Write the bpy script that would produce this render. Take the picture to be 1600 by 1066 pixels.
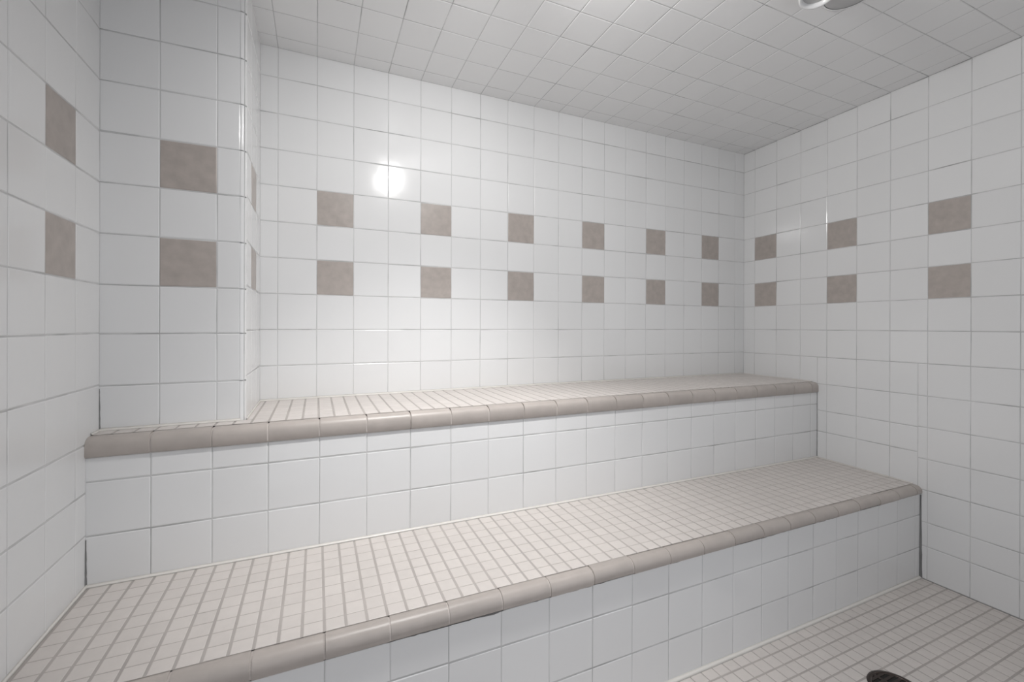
import bpy, math, random
from mathutils import Vector, Matrix

T = 0.1524            # one six inch wall tile; every length below is in tiles unless it says metres
Z0 = 7.83             # floor level below the eye-line joint row
S = bpy.context.scene
for o in list(bpy.data.objects):
    bpy.data.objects.remove(o)
rnd = random.Random(7)

def W(x, y, z):
    return Vector((x * T, y * T, (z + Z0) * T))

# ------------------------------------------------------------------ camera
yaw, pitch, roll = -0.416503, -0.0010446, -0.0028497
Rm = Matrix.Rotation(yaw, 3, 'Z') @ Matrix.Rotation(pitch, 3, 'X') @ Matrix.Rotation(roll, 3, 'Y')
rx, fw, up = Rm @ Vector((1, 0, 0)), Rm @ Vector((0, 1, 0)), Rm @ Vector((0, 0, 1))
cam = bpy.data.cameras.new('camera')
cam.sensor_fit = 'HORIZONTAL'; cam.sensor_width = 36.0
cam.lens = 36.0 * 688.64 / 1600
cam.shift_y = -(533 - 510.95) / 1600
cam.clip_start = 0.02
co = bpy.data.objects.new('camera', cam)
m = Matrix(((rx.x, up.x, -fw.x), (rx.y, up.y, -fw.y), (rx.z, up.z, -fw.z))).to_4x4()
m.translation = W(0.01043, -13.9114, 0.10953)
co.matrix_world = m
S.collection.objects.link(co); S.camera = co

# ------------------------------------------------------------------ light
w = bpy.data.worlds.new('world'); S.world = w; w.use_nodes = True
w.node_tree.nodes['Background'].inputs[0].default_value = (0.80, 0.88, 1.0, 1)
w.node_tree.nodes['Background'].inputs[1].default_value = 0.1
S.view_settings.view_transform = 'Standard'; S.view_settings.look = 'None'
S.view_settings.gamma = 1.0; S.view_settings.use_curve_mapping = False
S.view_settings.exposure = 0.0

LAMP = (3.0, -7.6)          # the lit fixture, above the frame
SPOT = (11.48, -7.62)       # the unlit fixture that peeks in at the top edge
ASSUMED_DAY_POWER = 12.5

def area(name, loc, size, size_y, power, col, aim):
    l = bpy.data.lights.new(name, 'AREA'); l.shape = 'RECTANGLE'
    l.size, l.size_y, l.energy, l.color = size, size_y, power, col
    o = bpy.data.objects.new(name, l); o.location = loc
    o.rotation_euler = (aim - loc).to_track_quat('-Z', 'Y').to_euler()
    S.collection.objects.link(o); return o

# assumed cool daylight: area light added outside an assumed opening behind the camera
DX0, DX1, DZ1 = -2.6, 13.2, 5.6  # assumed opening, right edge placed from the brightness step on the risers
area('assumed_daylight', W((DX0 + DX1) / 2, -16.6, (DZ1 - Z0) / 2), (DX1 - DX0) * T, (DZ1 + Z0) * T,
     ASSUMED_DAY_POWER, (0.93, 0.955, 1.0), W((DX0 + DX1) / 2, -10, (DZ1 - Z0) / 2))

# ------------------------------------------------------------------ geometry of the place
XL, XR = -3.93, 17.56       # side walls
YB, YF = 0.0, -15.3         # back wall, front wall
HR = 1.0068                 # row height of the wall tile
CX, CY = -1.43, -2.63       # the boxed-out corner
YU, YL = -3.19, -6.36       # upper and lower riser
def ceil_z(x, y): return 7.865 + 0.021 * (-y)
def seat_up(x, y): return -1.985 + 0.03 * math.sin((x + 4) / 21.5 * math.pi)
def seat_lo(x, y): return -4.785 - 0.085 * (x + 3.93) / 21.5 - 0.012 * (-3.19 - y)

# ------------------------------------------------------------------ materials
def mat(name):
    m = bpy.data.materials.new(name); m.use_nodes = True
    return m, m.node_tree.nodes, m.node_tree.links, m.node_tree.nodes['Principled BSDF']

def surface(name, col, rough, vary=0.06, mottle=0.0, scale=30.0, bump=0.0, bscale=20.0, dark=None, spec=0.5, coat=0.0):
    m, n, l, p = mat(name)
    at = n.new('ShaderNodeAttribute'); at.attribute_name = 'tone'
    tc = n.new('ShaderNodeTexCoord')
    ns = n.new('ShaderNodeTexNoise'); ns.inputs['Scale'].default_value = scale; ns.inputs['Detail'].default_value = 5
    l.new(tc.outputs['Object'], ns.inputs['Vector'])
    # value = 1 + vary*(tone) + mottle*(noise-.5)
    a = n.new('ShaderNodeMath'); a.operation = 'MULTIPLY_ADD'; a.inputs[1].default_value = vary; a.inputs[2].default_value = 1.0
    l.new(at.outputs['Fac'], a.inputs[0])
    b = n.new('ShaderNodeMath'); b.operation = 'SUBTRACT'; b.inputs[1].default_value = 0.5
    l.new(ns.outputs['Fac'], b.inputs[0])
    c = n.new('ShaderNodeMath'); c.operation = 'MULTIPLY_ADD'; c.inputs[1].default_value = mottle
    l.new(b.outputs[0], c.inputs[0]); l.new(a.outputs[0], c.inputs[2])
    vm = n.new('ShaderNodeVectorMath'); vm.operation = 'SCALE'
    vm.inputs[0].default_value = col; l.new(c.outputs[0], vm.inputs['Scale'])
    out = vm.outputs[0]
    if dark:
        n2 = n.new('ShaderNodeTexNoise'); n2.inputs['Scale'].default_value = 6.0; n2.inputs['Detail'].default_value = 6
        l.new(tc.outputs['Object'], n2.inputs['Vector'])
        mr = n.new('ShaderNodeMapRange'); mr.inputs[1].default_value = 0.48; mr.inputs[2].default_value = 0.72
        l.new(n2.outputs['Fac'], mr.inputs[0])
        mx = n.new('ShaderNodeMix'); mx.data_type = 'RGBA'
        l.new(mr.outputs[0], mx.inputs['Factor']); l.new(out, mx.inputs['A']); mx.inputs['B'].default_value = (*dark, 1)
        out = mx.outputs['Result']
    l.new(out, p.inputs['Base Color'])
    p.inputs['Roughness'].default_value = rough
    p.inputs['Specular IOR Level'].default_value = spec
    if coat: p.inputs['Coat Weight'].default_value = coat; p.inputs['Coat Roughness'].default_value = 0.05
    if bump:
        nb = n.new('ShaderNodeTexNoise'); nb.inputs['Scale'].default_value = bscale; nb.inputs['Detail'].default_value = 2
        l.new(tc.outputs['Object'], nb.inputs['Vector'])
        bp = n.new('ShaderNodeBump'); bp.inputs['Strength'].default_value = 1.0; bp.inputs['Distance'].default_value = bump
        l.new(nb.outputs['Fac'], bp.inputs['Height']); l.new(bp.outputs[0], p.inputs['Normal'])
    return m

M_white = surface('white_glazed_tile', (0.80, 0.80, 0.80), 0.13, vary=0.015, bump=0.0004, bscale=14)
M_brown = surface('taupe_stone_tile', (0.435, 0.388, 0.358), 0.35, vary=0.04, mottle=0.45, scale=28, bump=0.0003)
M_grout = surface('grey_grout', (0.60, 0.60, 0.60), 0.8, mottle=0.5, scale=5, dark=(0.36, 0.36, 0.36))
M_ceil = surface("ceiling_tile", (0.82, 0.82, 0.82), 0.35, vary=0.012, bump=0.0003, bscale=14)
M_mosaic = surface('beige_mosaic_tile', (0.66, 0.615, 0.585), 0.45, vary=0.028, mottle=0.12, scale=40, bump=0.0004, bscale=60)
M_mgrout = surface('mosaic_grout', (0.45, 0.415, 0.395), 0.85, mottle=0.4, scale=8)
M_nose = surface('bullnose_tile', (0.465, 0.42, 0.39), 0.38, vary=0.05, mottle=0.25, scale=22, bump=0.0006, bscale=30)
M_nosegrout = surface('bullnose_grout', (0.60, 0.55, 0.52), 0.8, mottle=0.9, scale=4, dark=(0.16, 0.14, 0.12))
M_caulk = surface('white_caulk', (0.78, 0.75, 0.71), 0.3, mottle=0.15, scale=12)
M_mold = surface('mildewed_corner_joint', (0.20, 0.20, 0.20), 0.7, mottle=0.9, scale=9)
M_metalwhite = surface('white_enamel', (0.82, 0.82, 0.82), 0.25)
M_grey = surface('grey_canopy', (0.50, 0.50, 0.50), 0.4)
M_dark = surface('dark_bronze', (0.06, 0.046, 0.04), 0.22, mottle=0.5, scale=60)
M_dark.node_tree.nodes['Principled BSDF'].inputs['Metallic'].default_value = 0.6
M_hole = surface('drain_well', (0.008, 0.007, 0.006), 0.6)
M_slab = surface('concrete', (0.5, 0.5, 0.5), 0.9)
def emit(name, col, s):
    m, n, l, p = mat(name)
    p.inputs['Base Color'].default_value = (0.8, 0.8, 0.8, 1)
    p.inputs['Emission Color'].default_value = (*col, 1); p.inputs['Emission Strength'].default_value = s
    return m

# ------------------------------------------------------------------ mesh helpers
class MB:
    def __init__(s): s.v = []; s.f = []; s.m = []; s.t = []; s.mats = []; s.sm = []
    def mi(s, m):
        if m not in s.mats: s.mats.append(m)
        return s.mats.index(m)
    def add(s, vs, fs, m, tone=0.0, smooth=False):
        b = len(s.v); s.v += [tuple(p) for p in vs]; k = s.mi(m)
        for f in fs:
            s.f.append([b + i for i in f]); s.m.append(k); s.t.append(tone); s.sm.append(smooth)
    def box(s, x0, x1, y0, y1, z0, z1, m, tone=0.0):
        s.add([W(x, y, z) for z in (z0, z1) for x, y in ((x0, y0), (x1, y0), (x1, y1), (x0, y1))],
              [(3, 2, 1, 0), (4, 5, 6, 7), (0, 1, 5, 4), (1, 2, 6, 5), (2, 3, 7, 6), (3, 0, 4, 7)], m, tone)
    def build(s, name, parent=None, loc=None):
        me = bpy.data.meshes.new(name)
        vs = [Vector(p) for p in s.v]
        if loc is not None: vs = [p - loc for p in vs]
        me.from_pydata(vs, [], s.f)
        for m in s.mats: me.materials.append(m)
        me.polygons.foreach_set('material_index', s.m)
        me.polygons.foreach_set('use_smooth', s.sm)
        a = me.attributes.new('tone', 'FLOAT', 'FACE'); a.data.foreach_set('value', s.t)
        me.update()
        o = bpy.data.objects.new(name, me); S.collection.objects.link(o)
        if parent: o.parent = parent
        elif loc is not None: o.location = loc
        return o

def tile(mb, P, n, a0, a1, b0, b1, ga, gb, m, depth=0.018, bev=0.016, tilt=0.0, tone=None):
    """one bevelled tile; P(a,b) is the finished plane (tile faces sit on it), n its outward normal"""
    a0 += ga / 2; a1 -= ga / 2; b0 += gb / 2; b1 -= gb / 2
    if a1 - a0 < 0.03 or b1 - b0 < 0.03: return
    be = min(bev, (a1 - a0) / 4, (b1 - b0) / 4)
    tone = rnd.uniform(-1, 1) if tone is None else tone
    ta, tb = rnd.gauss(0, tilt), rnd.gauss(0, tilt)
    ca, cb = (a0 + a1) / 2, (b0 + b1) / 2
    bot = [P(a, b) - n * depth * T for a, b in ((a0, b0), (a1, b0), (a1, b1), (a0, b1))]
    top = []
    for a, b in ((a0 + be, b0 + be), (a1 - be, b0 + be), (a1 - be, b1 - be), (a0 + be, b1 - be)):
        h = (a - ca) * ta + (b - cb) * tb
        top.append(P(a, b) + n * h * T)
    mid = [P(a, b) + n * (((a - ca) * ta + (b - cb) * tb) - be * 0.45) * T for a, b in ((a0, b0), (a1, b0), (a1, b1), (a0, b1))]
    fs = [(8, 9, 10, 11)]
    for i in range(4):
        j = (i + 1) % 4
        fs += [(i, j, 4 + j, 4 + i), (4 + i, 4 + j, 8 + j, 8 + i)]
    # orientation
    e = (P(a1, b0) - P(a0, b0)).cross(P(a0, b1) - P(a0, b0))
    if e.dot(n) < 0: fs = [tuple(reversed(f)) for f in fs]
    mb.add(bot + mid + top, fs, m, tone)

def cells(av, bv, mf=None):
    out = []
    for i in range(len(av) - 1):
        for j in range(len(bv) - 1):
            out.append((av[i], av[i + 1], bv[j], bv[j + 1], mf(i, j) if mf else None))
    return out

def panel(mb, P, n, cl, ga, gb, m, grout, gd=0.007, tilt=0.003, back=0.0, **kw):
    """tiles plus the grout bed just under their faces"""
    for a0, a1, b0, b1, mm in cl:
        a0, a1, b0, b1 = min(a0, a1), max(a0, a1), min(b0, b1), max(b0, b1)
        tile(mb, P, n, a0, a1, b0, b1, ga, gb, mm or m, tilt=tilt, **kw)
        q = [P(a, b) - n * gd * T for a, b in ((a0, b0), (a1, b0), (a1, b1), (a0, b1))]
        e = (q[1] - q[0]).cross(q[3] - q[0])
        mb.add(q, [(0, 1, 2, 3) if e.dot(n) > 0 else (3, 2, 1, 0)], grout, rnd.uniform(-.3, .3))

def wall_slab(mb, x0, x1, y0, y1, z0, z1):
    mb.box(x0, x1, y0, y1, z0, z1, M_slab)

def struct(o):
    o['kind'] = 'structure'; return o

def frange(a, lo, hi, step=1.0):
    """joint positions a + k*step inside (lo, hi), with lo and hi as ends"""
    k0 = math.ceil((lo - a) / step); r = [lo]; k = k0
    while a + k * step < hi - 0.04:
        x = a + k * step
        if x > lo + 0.04: r.append(x)
        k += 1
    return r + [hi]

GV, GH = 0.013, 0.024       # vertical / horizontal joint widths on the walls
TOP = 8.3
def clipz(P):               # joints above the ceiling are simply pressed down to it
    return P

# ------------------------------------------------------------------ back wall
mb = MB()
rows = [-1.99] + [v * HR for v in range(-1, 8)] + [7.9]
cols = [-1.442] + list(range(-1, 18)) + [XR + .012]
def mf(i, j):
    u, r = cols[i], rows[j] / HR
    return M_brown if (isinstance(u, int) and u % 3 == 0 and round(r) in (1, 3) and 0 <= u <= 15) else None
panel(mb, lambda a, b: W(a, YB, b), Vector((0, -1, 0)), cells(cols, rows, mf), GV, GH, M_white, M_grout)
wall_slab(mb, XL - .6, XR + .6, YB + 0.03, YB + 0.8, -Z0 - .05, TOP)
struct(mb.build('wall_back'))

# ------------------------------------------------------------------ right wall
mb = MB()
PR = lambda a, b: W(XR, a, b)
NR = Vector((-1, 0, 0))
up_rows = [v * HR for v in (0, 1, 2, 3, 4, 5, 6, 7)]
yj = [YB + .012] + [-0.53 - k for k in range(15)] + [YF]
def mfr(i, j):
    y = yj[i]
    return M_brown if (abs(((-y - 0.53) % 3)) < 0.01 and y < -0.5 and y > -13 and j in (1, 3)) else None
cl = cells(yj, up_rows, mfr)
for i in range(len(yj) - 1):      # last row, cut against the sloping ceiling
    cl.append((yj[i], yj[i + 1], 7 * HR, max(ceil_z(0, yj[i]), ceil_z(0, yj[i + 1])), None))
cl += cells(yj, [-1.03, 0])
a = [y for y in yj if y > YU] + [YU]; cl += cells(a, [-2.06, -1.03])
b_ = [YU] + [y for y in yj if YU > y > -6.29] + [-6.29]
cl += cells(b_, [-4.95, -3.86, -3.06, -2.05, -1.03])
c_ = [-6.29] + [y for y in yj if y < -6.29]
cl += cells(c_, [-Z0, -6.79, -6.03, -5.02, -4.04, -3.04, -2.05, -1.03])
panel(mb, PR, NR, cl, GV, GH, M_white, M_grout)
wall_slab(mb, XR + 0.03, XR + 0.7, YF - .5, YB + 0.03, -Z0 - .05, TOP)
struct(mb.build('wall_right'))

# ------------------------------------------------------------------ left wall
mb = MB()
lrows = [-Z0, -6.8, -5.8, -4.8, -3.83, -3.03, -2.13, -1.08, -0.05, 0.92, 1.935, 2.955, 3.965, 4.985, 5.98, 7.0]
lcols = [CY + .012, -3.56, -4.52] + [-5.45 - k for k in range(10)] + [YF]
def mfl(i, j):
    return M_brown if (i % 3 == 1 and j in (9, 11)) else None
cl = cells(lcols, lrows, mfl)
for i in range(len(lcols) - 1):
    cl.append((lcols[i], lcols[i + 1], 7.0, ceil_z(0, lcols[i + 1]), None))
panel(mb, lambda a, b: W(XL, a, b), Vector((1, 0, 0)), cl, GV * .7, GH, M_white, M_grout)
wall_slab(mb, XL - .7, XL - 0.03, YF - .5, YB + 0.03, -Z0 - .05, TOP)
struct(mb.build('wall_left'))

# ------------------------------------------------------------------ boxed-out corner (chase)
mb = MB()
crows = [-2.02, -1.1, -0.06, 0.92, 1.935, 2.955, 3.965, 4.98, 5.985, 7.02]
R_ = 0.11
def cmf(i, j): return M_brown if (i == 1 and j in (3, 5)) else None
ccols = [XL - .012, -2.97, -1.97, CX - R_]
cl = cells(ccols, crows, cmf) + [(ccols[i], ccols[i + 1], 7.02, ceil_z(0, CY), None) for i in range(3)]
panel(mb, lambda a, b: W(a, CY, b), Vector((0, -1, 0)), cl, GV * .7, GH, M_white, M_grout)
srows = [-2.02] + [v * HR for v in range(-1, 8)] + [7.9]
scols = [CY + R_, -1.72, -0.80, YB + .012]
def smf(i, j): return M_brown if (i == 1 and j in (3, 5)) else None
panel(mb, lambda a, b: W(CX, a, b), Vector((1, 0, 0)), cells(scols, srows, smf), GV, GH, M_white, M_grout)
# rounded corner pieces, one per row
cc = crows + [ceil_z(0, CY)]
for j in range(len(cc) - 1):
    z0, z1 = cc[j] + GH / 2, cc[j + 1] - GH / 2
    vs = []; N = 8
    for k in range(N + 1):
        t = math.pi / 2 * k / N
        x = CX - R_ + R_ * math.sin(t); y = CY + R_ - R_ * math.cos(t)
        vs += [W(x, y, z0), W(x, y, z1)]
    mb.add(vs, [(2 * k, 2 * k + 2, 2 * k + 3, 2 * k + 1) for k in range(N)], M_white, rnd.uniform(-1, 1), True)
mb.box(XL, CX - 0.025, CY + 0.025, YB, -2.02, ceil_z(0, CY), M_grout)
struct(mb.build('wall_corner'))

# ------------------------------------------------------------------ front wall with an assumed wide opening (behind the camera)
mb = MB()
PF = lambda a, b: W(a, YF, b)
frows = [-Z0 + k * HR for k in range(16)]
frows = frows[:14] + [DZ1] if False else [r for r in frows if r < DZ1 - .3] + [DZ1, 6.6, 7.6, ceil_z(0, YF)]
kz = frows.index(DZ1)
cl = cells([XL, -3.2, DX0], frows) + cells([DX1, 14.2, 15.2, 16.2, XR], frows) + cells(frange(0, DX0, DX1), frows[kz:])
panel(mb, PF, Vector((0, 1, 0)), cl, GV, GH, M_white, M_grout)
for x0, x1, z0, z1 in ((XL - .6, DX0, -Z0, TOP), (DX1, XR + .6, -Z0, TOP), (DX0, DX1, DZ1, TOP)):
    wall_slab(mb, x0, x1, YF - .8, YF - .03, z0, z1)
struct(mb.build('wall_front'))
mb = MB()      # assumed frame and mullion in the assumed opening
mb.box(DX0, DX0 + .3, YF - .8, YF + .1, -Z0, DZ1, M_metalwhite)
mb.box(DX1 - .3, DX1, YF - .8, YF + .1, -Z0, DZ1, M_metalwhite)
mb.box(DX0 + .3, DX1 - .3, YF - .8, YF + .1, DZ1 - .3, DZ1, M_metalwhite)
mb.box(4.1, 4.4, YF - .6, YF - .1, -Z0, DZ1 - .3, M_metalwhite)
struct(mb.build('assumed_trim_1'))

# ------------------------------------------------------------------ ceiling
mb = MB()
PC = lambda a, b: W(a, b, ceil_z(a, b))
cx = [XL] + list(range(-3, 18)) + [XR]
cy = [YF] + [-0.53 - k for k in range(14, -1, -1)] + [YB]
panel(mb, PC, Vector((0, 0, -1)), cells(cx, cy), 0.018, 0.020, M_ceil, M_grout, tilt=0.0015)
mb.box(XL - .6, XR + .6, YF - .8, YB + .8, 8.35, 8.8, M_slab)
struct(mb.build('ceiling'))

# ------------------------------------------------------------------ floor
mb = MB()
DR = (11.66, -8.51, 0.53)
fx = frange(13.43, XL, XR, 1 / 3)
fy = frange(-7.03, YF, YL, 1 / 3)
cl = [c for c in cells(fx, fy)]
keep = []
for c in cl:
    inside = [math.hypot(x - DR[0], y - DR[1]) < DR[2] - .06 for x in (c[0], c[1]) for y in (c[2], c[3])]
    if not all(inside): keep.append(c)
panel(mb, lambda a, b: W(a, b, -Z0), Vector((0, 0, 1)), keep, 0.030, 0.045, M_mosaic, M_mgrout, gd=0.008, tilt=0.004, bev=0.012)
mb.box(XL - .6, XR + .6, YF - 3, YB + .8, -Z0 - .6, -Z0 - .03, M_slab)
struct(mb.build('floor'))

# ------------------------------------------------------------------ things
def thing(name, label, cat, loc, group=None):
    o = bpy.data.objects.new(name, None); o.empty_display_size = .1
    S.collection.objects.link(o); o.location = loc
    o['label'] = label; o['category'] = cat
    if group: o['group'] = group
    return o

def part(mb, name, root, label=None):
    o = mb.build(name, parent=root, loc=root.location.copy())
    if label: o['label'] = label
    return o

def nosing(mb, xs, yr, zf, front, zb, depth, r, gap=0.03):
    """bullnose tiles: flat on top, rounded over, straight face; yr riser plane, zf(x,y) seat height"""
    def prof(x, k_in=0.0):
        zt = zf(x, yr) - 0.012 - k_in
        pts = [(yr + depth, zt), (yr - front + r + (depth - r) * .35, zt)]
        for k in range(8):
            t = math.pi / 2 * k / 7
            pts.append((yr - front + r - r * math.sin(t) + k_in, zt - r + r * math.cos(t)))
        pts += [(yr - front + k_in, zb + 0.03), (yr - front + 0.03 + k_in, zb), (yr + 0.02, zb)]
        return pts
    for i in range(len(xs) - 1):
        x0, x1 = xs[i] + (gap / 2 if i else 0), xs[i + 1] - (gap / 2 if i < len(xs) - 2 else 0)
        dz, dy = rnd.gauss(0, .003), rnd.gauss(0, .003)
        rings = [[W(x, y + dy, z + dz) for y, z in prof(x)] for x in (x0, x1)]
        n = len(rings[0]); tn = rnd.uniform(-1, 1)
        mb.add(rings[0] + rings[1], [(n + k, n + k + 1, k + 1, k) for k in range(n - 1)], M_nose, tn, True)
        mb.add(rings[0], [tuple(range(n))], M_nose, tn)
        mb.add(rings[1], [tuple(reversed(range(n)))], M_nose, tn)
    # joint filling
    x0, x1 = xs[0] + .01, xs[-1] - .01
    a, b = prof(x0, .014), prof(x1, .014); n = len(a)
    vs = [W(x0, y, z) for y, z in a] + [W(x1, y, z) for y, z in b]
    mb.add(vs, [(k, n + k, n + k + 1, k + 1)[::-1] for k in range(n - 1)], M_nosegrout)

def bead(mb, pts, w, m):
    """triangular caulk bead along pts; each pt = (corner, dirA, dirB)"""
    vs = []
    for c, A, B in pts:
        vs += [c, c + A * w * T, c + (A + B) * (w * .38) * T, c + B * w * T]
    for k in range(len(pts) - 1):
        i = 4 * k; j = i + 4
        mb.add(vs[i:i + 8], [(1, 2, 6, 5), (2, 3, 7, 6), (0, 1, 5, 4), (3, 0, 4, 7)], m, 0, True)

X_, Y_, Z_ = Vector((1, 0, 0)), Vector((0, 1, 0)), Vector((0, 0, 1))

def bench(label, y_back, y_riser, zf, nose_z, riser_rows, xphase, xstep, base_z, mphase, notch):
    y_back -= 0.008
    root = thing('tiled_bench', label, 'bench', W((XL + XR) / 2, (y_back + y_riser) / 2, base_z))
    # seat mosaic
    mb = MB(); ys0 = y_riser + 0.19
    mx = frange(mphase, XL, XR, 1 / 3)
    my = frange(y_back - 1 / 3 + (0.07 if notch else 0.0), ys0, y_back - .035, 1 / 3)
    cl = cells(mx, my)
    if notch:       # the boxed-out corner stands on this seat
        c2 = []
        for a0, a1, b0, b1, mm in cl:
            if b0 >= CY - .02:
                if a1 <= CX: continue
                a0 = max(a0, CX)
            elif b1 > CY and a0 < CX: b1 = CY
            c2.append((a0, a1, b0, b1, mm))
        cl = c2
    panel(mb, lambda a, b: W(a, b, zf(a, b)), Z_, cl, 0.046, 0.018, M_mosaic, M_mgrout, gd=0.006, tilt=0.004, bev=0.010)
    part(mb, 'seat', root)
    # riser
    mb = MB()
    rx_ = frange(xphase, XL, XR, xstep)
    rt = [XL - .012] + rx_[1:-1] + [XR + .012]
    panel(mb, lambda a, b: W(a, y_riser, b), Vector((0, -1, 0)), cells(rt, riser_rows), GV, GH, M_white, M_grout)
    mb.box(XL + .02, XR - .02, y_riser + .02, y_riser + .3, base_z + .02, zf(0, y_riser) - .22, M_slab)
    part(mb, 'riser', root)
    mb = MB()
    nosing(mb, rx_, y_riser, zf, 0.055, nose_z, 0.20, 0.17)
    part(mb, 'bullnose_edge', root)
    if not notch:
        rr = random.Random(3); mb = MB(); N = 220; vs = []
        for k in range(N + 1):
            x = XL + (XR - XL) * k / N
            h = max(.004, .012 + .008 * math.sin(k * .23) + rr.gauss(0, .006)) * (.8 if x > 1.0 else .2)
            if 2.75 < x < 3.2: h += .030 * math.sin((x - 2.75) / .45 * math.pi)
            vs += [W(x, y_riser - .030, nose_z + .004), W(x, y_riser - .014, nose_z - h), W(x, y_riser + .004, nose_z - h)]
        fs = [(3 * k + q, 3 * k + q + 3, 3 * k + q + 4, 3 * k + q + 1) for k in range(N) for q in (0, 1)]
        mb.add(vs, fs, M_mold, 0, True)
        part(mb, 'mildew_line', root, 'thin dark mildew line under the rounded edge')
    # caulk against the walls
    mb = MB(); wd = 0.05
    N = 20; o = []
    xa = CX if notch else XL
    for k in range(N + 1):
        x = xa + (XR - xa) * k / N
        o.append((W(x, y_back, zf(x, y_back)), Z_, -Y_))
    bead(mb, o, wd, M_caulk)
    ya = CY if notch else y_back
    bead(mb, [(W(XL, ya, zf(XL, ya)), Z_, X_), (W(XL, ys0, zf(XL, ys0)), Z_, X_)], wd * .8, M_caulk)
    bead(mb, [(W(XR, y_back, zf(XR, y_back)), Z_, -X_), (W(XR, ys0, zf(XR, ys0)), Z_, -X_)], wd * .6, M_caulk)
    if notch:
        bead(mb, [(W(XL, CY, zf(XL, CY)), Z_, -Y_), (W(CX - .1, CY, zf(CX, CY)), Z_, -Y_)], wd, M_caulk)
        bead(mb, [(W(CX, CY + .1, zf(CX, CY)), Z_, X_), (W(CX, y_back, zf(CX, YB)), Z_, X_)], wd * .6, M_caulk)
    else:
        bead(mb, [(W(XL, y_riser, base_z), Z_, -Y_), (W(XR, y_riser, base_z), Z_, -Y_)], 0.07, M_caulk)
    part(mb, 'caulk_bead', root, 'pale caulk bead along the wall joints')
    return root

bench('upper built-in bench against the back wall, white tiled front with taupe rounded edge', YB, YU, seat_up, -2.37,
      [-4.90, -3.845, -2.83, -2.37], 0.065, 1.0065, -4.80, 0.05, True)
bench('lower built-in bench standing on the floor, with a deep beige mosaic seat', YU, YL, seat_lo, -5.16,
      [-7.83, -6.87, -5.84, -5.16], 0.13, 1.009, -7.83, 0.13, False)

# mildewed vertical joints in the inside corners
def joint(name, x, y, z0, z1, w_, m, sx, sy=-1):
    mb = MB(); rr = random.Random(int(abs(x * 100 + y * 10)))
    N = 14; vs = []
    for k in range(N + 1):
        z = z0 + (z1 - z0) * k / N
        ww = w_ * (0.85 + .3 * rr.random()) * (1.15 - .5 * k / N)
        vs += [W(x, y + sy * ww, z), W(x + sx * ww * .35, y + sy * ww * .35, z), W(x + sx * ww, y, z)]
    fs = []
    for k in range(N):
        i = 3 * k; fs += [(i, i + 1, i + 4, i + 3), (i + 1, i + 2, i + 5, i + 4)]
    mb.add(vs, fs, m, 0, True)
    return struct(mb.build(name))
joint('trim_2', XR, YL, -7.83, -5.2, 0.05, M_mold, -1)
joint('trim_3', XR, YU, -4.86, -2.4, 0.016, M_mold, -1)
joint('trim_4', XL, YU, -4.77, -3.9, 0.022, M_mold, 1)
joint('trim_5', XL, CY, -1.97, -1.15, 0.018, M_mold, 1)

# ------------------------------------------------------------------ floor drain
root = thing('floor_drain', 'round dark bronze drain strainer set into the beige mosaic floor', 'drain', W(DR[0], DR[1], -Z0))
def ring(mb, cx, cy, prof, m, N=48, smooth=True):
    vs = []; n = len(prof)
    for k in range(N):
        t = 2 * math.pi * k / N
        for r, z in prof: vs.append(W(cx + r * math.cos(t), cy + r * math.sin(t), z))
    fs = [(k * n + i, ((k + 1) % N) * n + i, ((k + 1) % N) * n + i + 1, k * n + i + 1) for k in range(N) for i in range(n - 1)]
    mb.add(vs, fs, m, 0, smooth)
r = DR[2]; z = -Z0
mb = MB(); ring(mb, DR[0], DR[1], [(r - .10, z - .0), (r - .10, z + .018), (r - .06, z + .028), (r - .01, z + .022), (r, z - .01)], M_dark)
part(mb, 'rim', root)
mb = MB(); ring(mb, DR[0], DR[1], [(0.001, z + .004), (r - .06, z + .004)], M_hole, smooth=False); part(mb, 'well', root)
mb = MB()
for k in range(-3, 4):
    y = k * .125; h = math.sqrt(max(0.0, (r - .09) ** 2 - y * y))
    mb.box(DR[0] - h, DR[0] + h, DR[1] + y - .03, DR[1] + y + .03, z + .005, z + .018, M_dark)
mb.box(DR[0] - .04, DR[0] + .04, DR[1] - r + .1, DR[1] + r - .1, z + .005, z + .016, M_dark)
ring(mb, DR[0], DR[1], [(0.001, z + .03), (.05, z + .028), (.07, z + .018)], M_grey)
part(mb, 'strainer', root)

# ------------------------------------------------------------------ ceiling fixtures
def lathe(mb, c, axis, prof, m, N=48):
    axis = axis.normalized(); a = axis.orthogonal().normalized(); b = axis.cross(a); n = len(prof); vs = []
    for k in range(N):
        t = 2 * math.pi * k / N
        for r, h in prof: vs.append(c + (a * math.cos(t) + b * math.sin(t)) * r * T + axis * h * T)
    fs = [(k * n + i, ((k + 1) % N) * n + i, ((k + 1) % N) * n + i + 1, k * n + i + 1) for k in range(N) for i in range(n - 1)]
    mb.add(vs, fs, m, 0, True)

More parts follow.
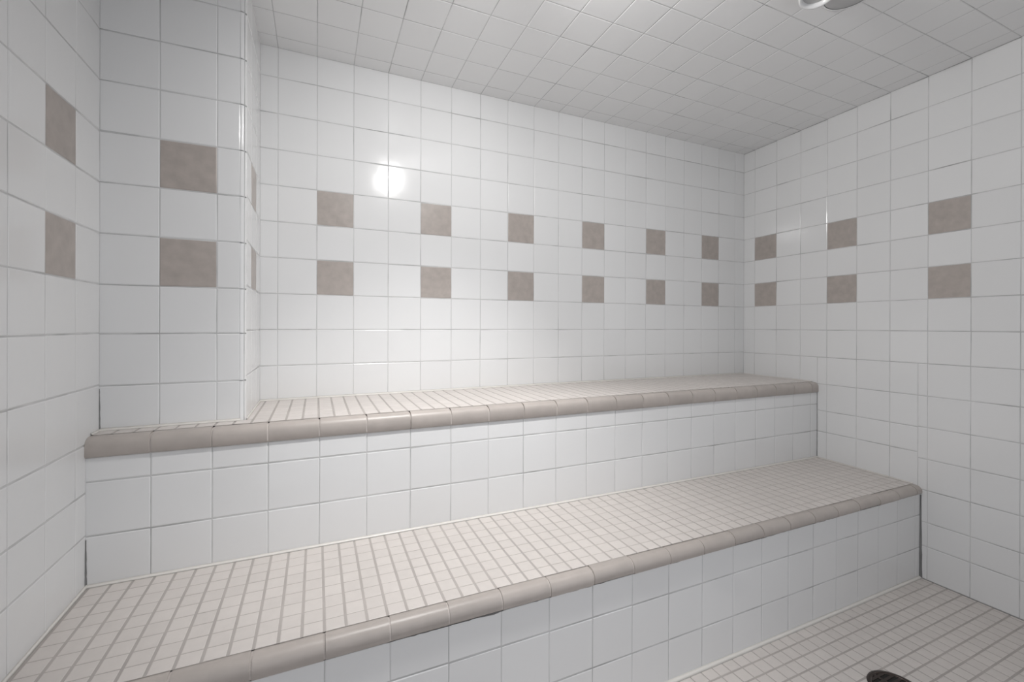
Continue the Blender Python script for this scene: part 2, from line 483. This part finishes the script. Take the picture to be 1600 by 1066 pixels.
def fixture(pos, label, lit):
    x, y = pos; dx, dy = (0, 0) if lit else (-1.08, .06); zc = ceil_z(x, y)
    root = thing('ceiling_light', label, 'ceiling light', W(x, y, zc))
    mb = MB(); lathe(mb, W(x, y, zc), Vector((0, 0, -1)), [(.52, -.01), (.52, .035), (.49, .06), (.18, .075), (.001, .08)], M_grey)
    part(mb, 'canopy', root, 'grey round canopy')
    mb = MB(); lathe(mb, W(x, y, zc), Vector((0, 0, -1)), [(.52, .0), (.56, .005), (.575, .04), (.55, .07), (.51, .06)], M_metalwhite)
    part(mb, 'canopy_rim', root, 'thin white rim')
    hc = W(x + dx, y + dy, zc - .30); ax = Vector((-.10, -.16, -1)).normalized()
    mb = MB(); lathe(mb, hc, ax, [(.001, -.30), (.20, -.29), (.26, -.2), (.36, .0), (.385, .045), (.38, .08), (.35, .09), (.325, .07), (.31, .03), (.30, .0)], M_metalwhite)
    if not lit:
        a, b = W(x, y, zc - .06), hc - ax * .24 * T
        arm = MB(); lathe(arm, a, (b - a), [(.045, 0), (.045, (b - a).length / T)], M_metalwhite, 12); part(arm, 'arm', root)
    part(mb, 'lamp_head', root, 'white enamel lamp head')
    mb = MB()
    if lit:
        lathe(mb, hc, ax, [(.30, .02), (.28, .10), (.22, .19), (.12, .25), (.001, .27)], M_bulb)
    else:
        lathe(mb, hc, ax, [(.31, .0), (.2, .02), (.001, .03)], M_grey)
    part(mb, 'bulb', root)
    return root

M_bulb = emit('lit_bulb', (1.0, 0.99, 0.97), 8.0)
fixture(SPOT, 'ceiling light with round grey canopy and white ringed lamp head', False)
def lamp(kind, name, loc, power, aim=None, angle=100, blend=1.0, soft=0.55, col=(1, .99, .975)):
    l = bpy.data.lights.new(name, kind); l.energy = power; l.shadow_soft_size = soft * T; l.color = col
    if kind == 'SPOT': l.spot_size = math.radians(angle); l.spot_blend = blend
    o = bpy.data.objects.new(name, l); o.location = loc
    if aim is not None: o.rotation_euler = (aim - loc).to_track_quat('-Z', 'Y').to_euler()
    S.collection.objects.link(o); return o
# the lit fixture: a lamp head throwing most of its light down over the seats, the rest to the back and right walls
fixture(LAMP, 'lit ceiling light above the left part of the benches, outside the picture', True)
LP = W(LAMP[0], LAMP[1], 7.06)
lamp('SPOT', 'lamp_beam', LP + Vector((-.03, 0, 0)), 64, W(3.2, -3.2, -4.0), 77, soft=.28)
lamp('SPOT', 'lamp_spill', LP + Vector((.03, 0, 0)), 33, W(4.2, 0, -.2), 143, soft=.28)
lamp('SPOT', 'lamp_side_spill', LP, 28, W(17.5, -7, 7.6), 128, soft=.28)
lamp('SPOT', 'added_fill_beam', W(SPOT[0] - 1.08, SPOT[1] + .06, 7.45), 15, W(10, -5.5, -7.8), 105, soft=.3)  # weak beam added at the unlit fixture to brighten floor and right risers
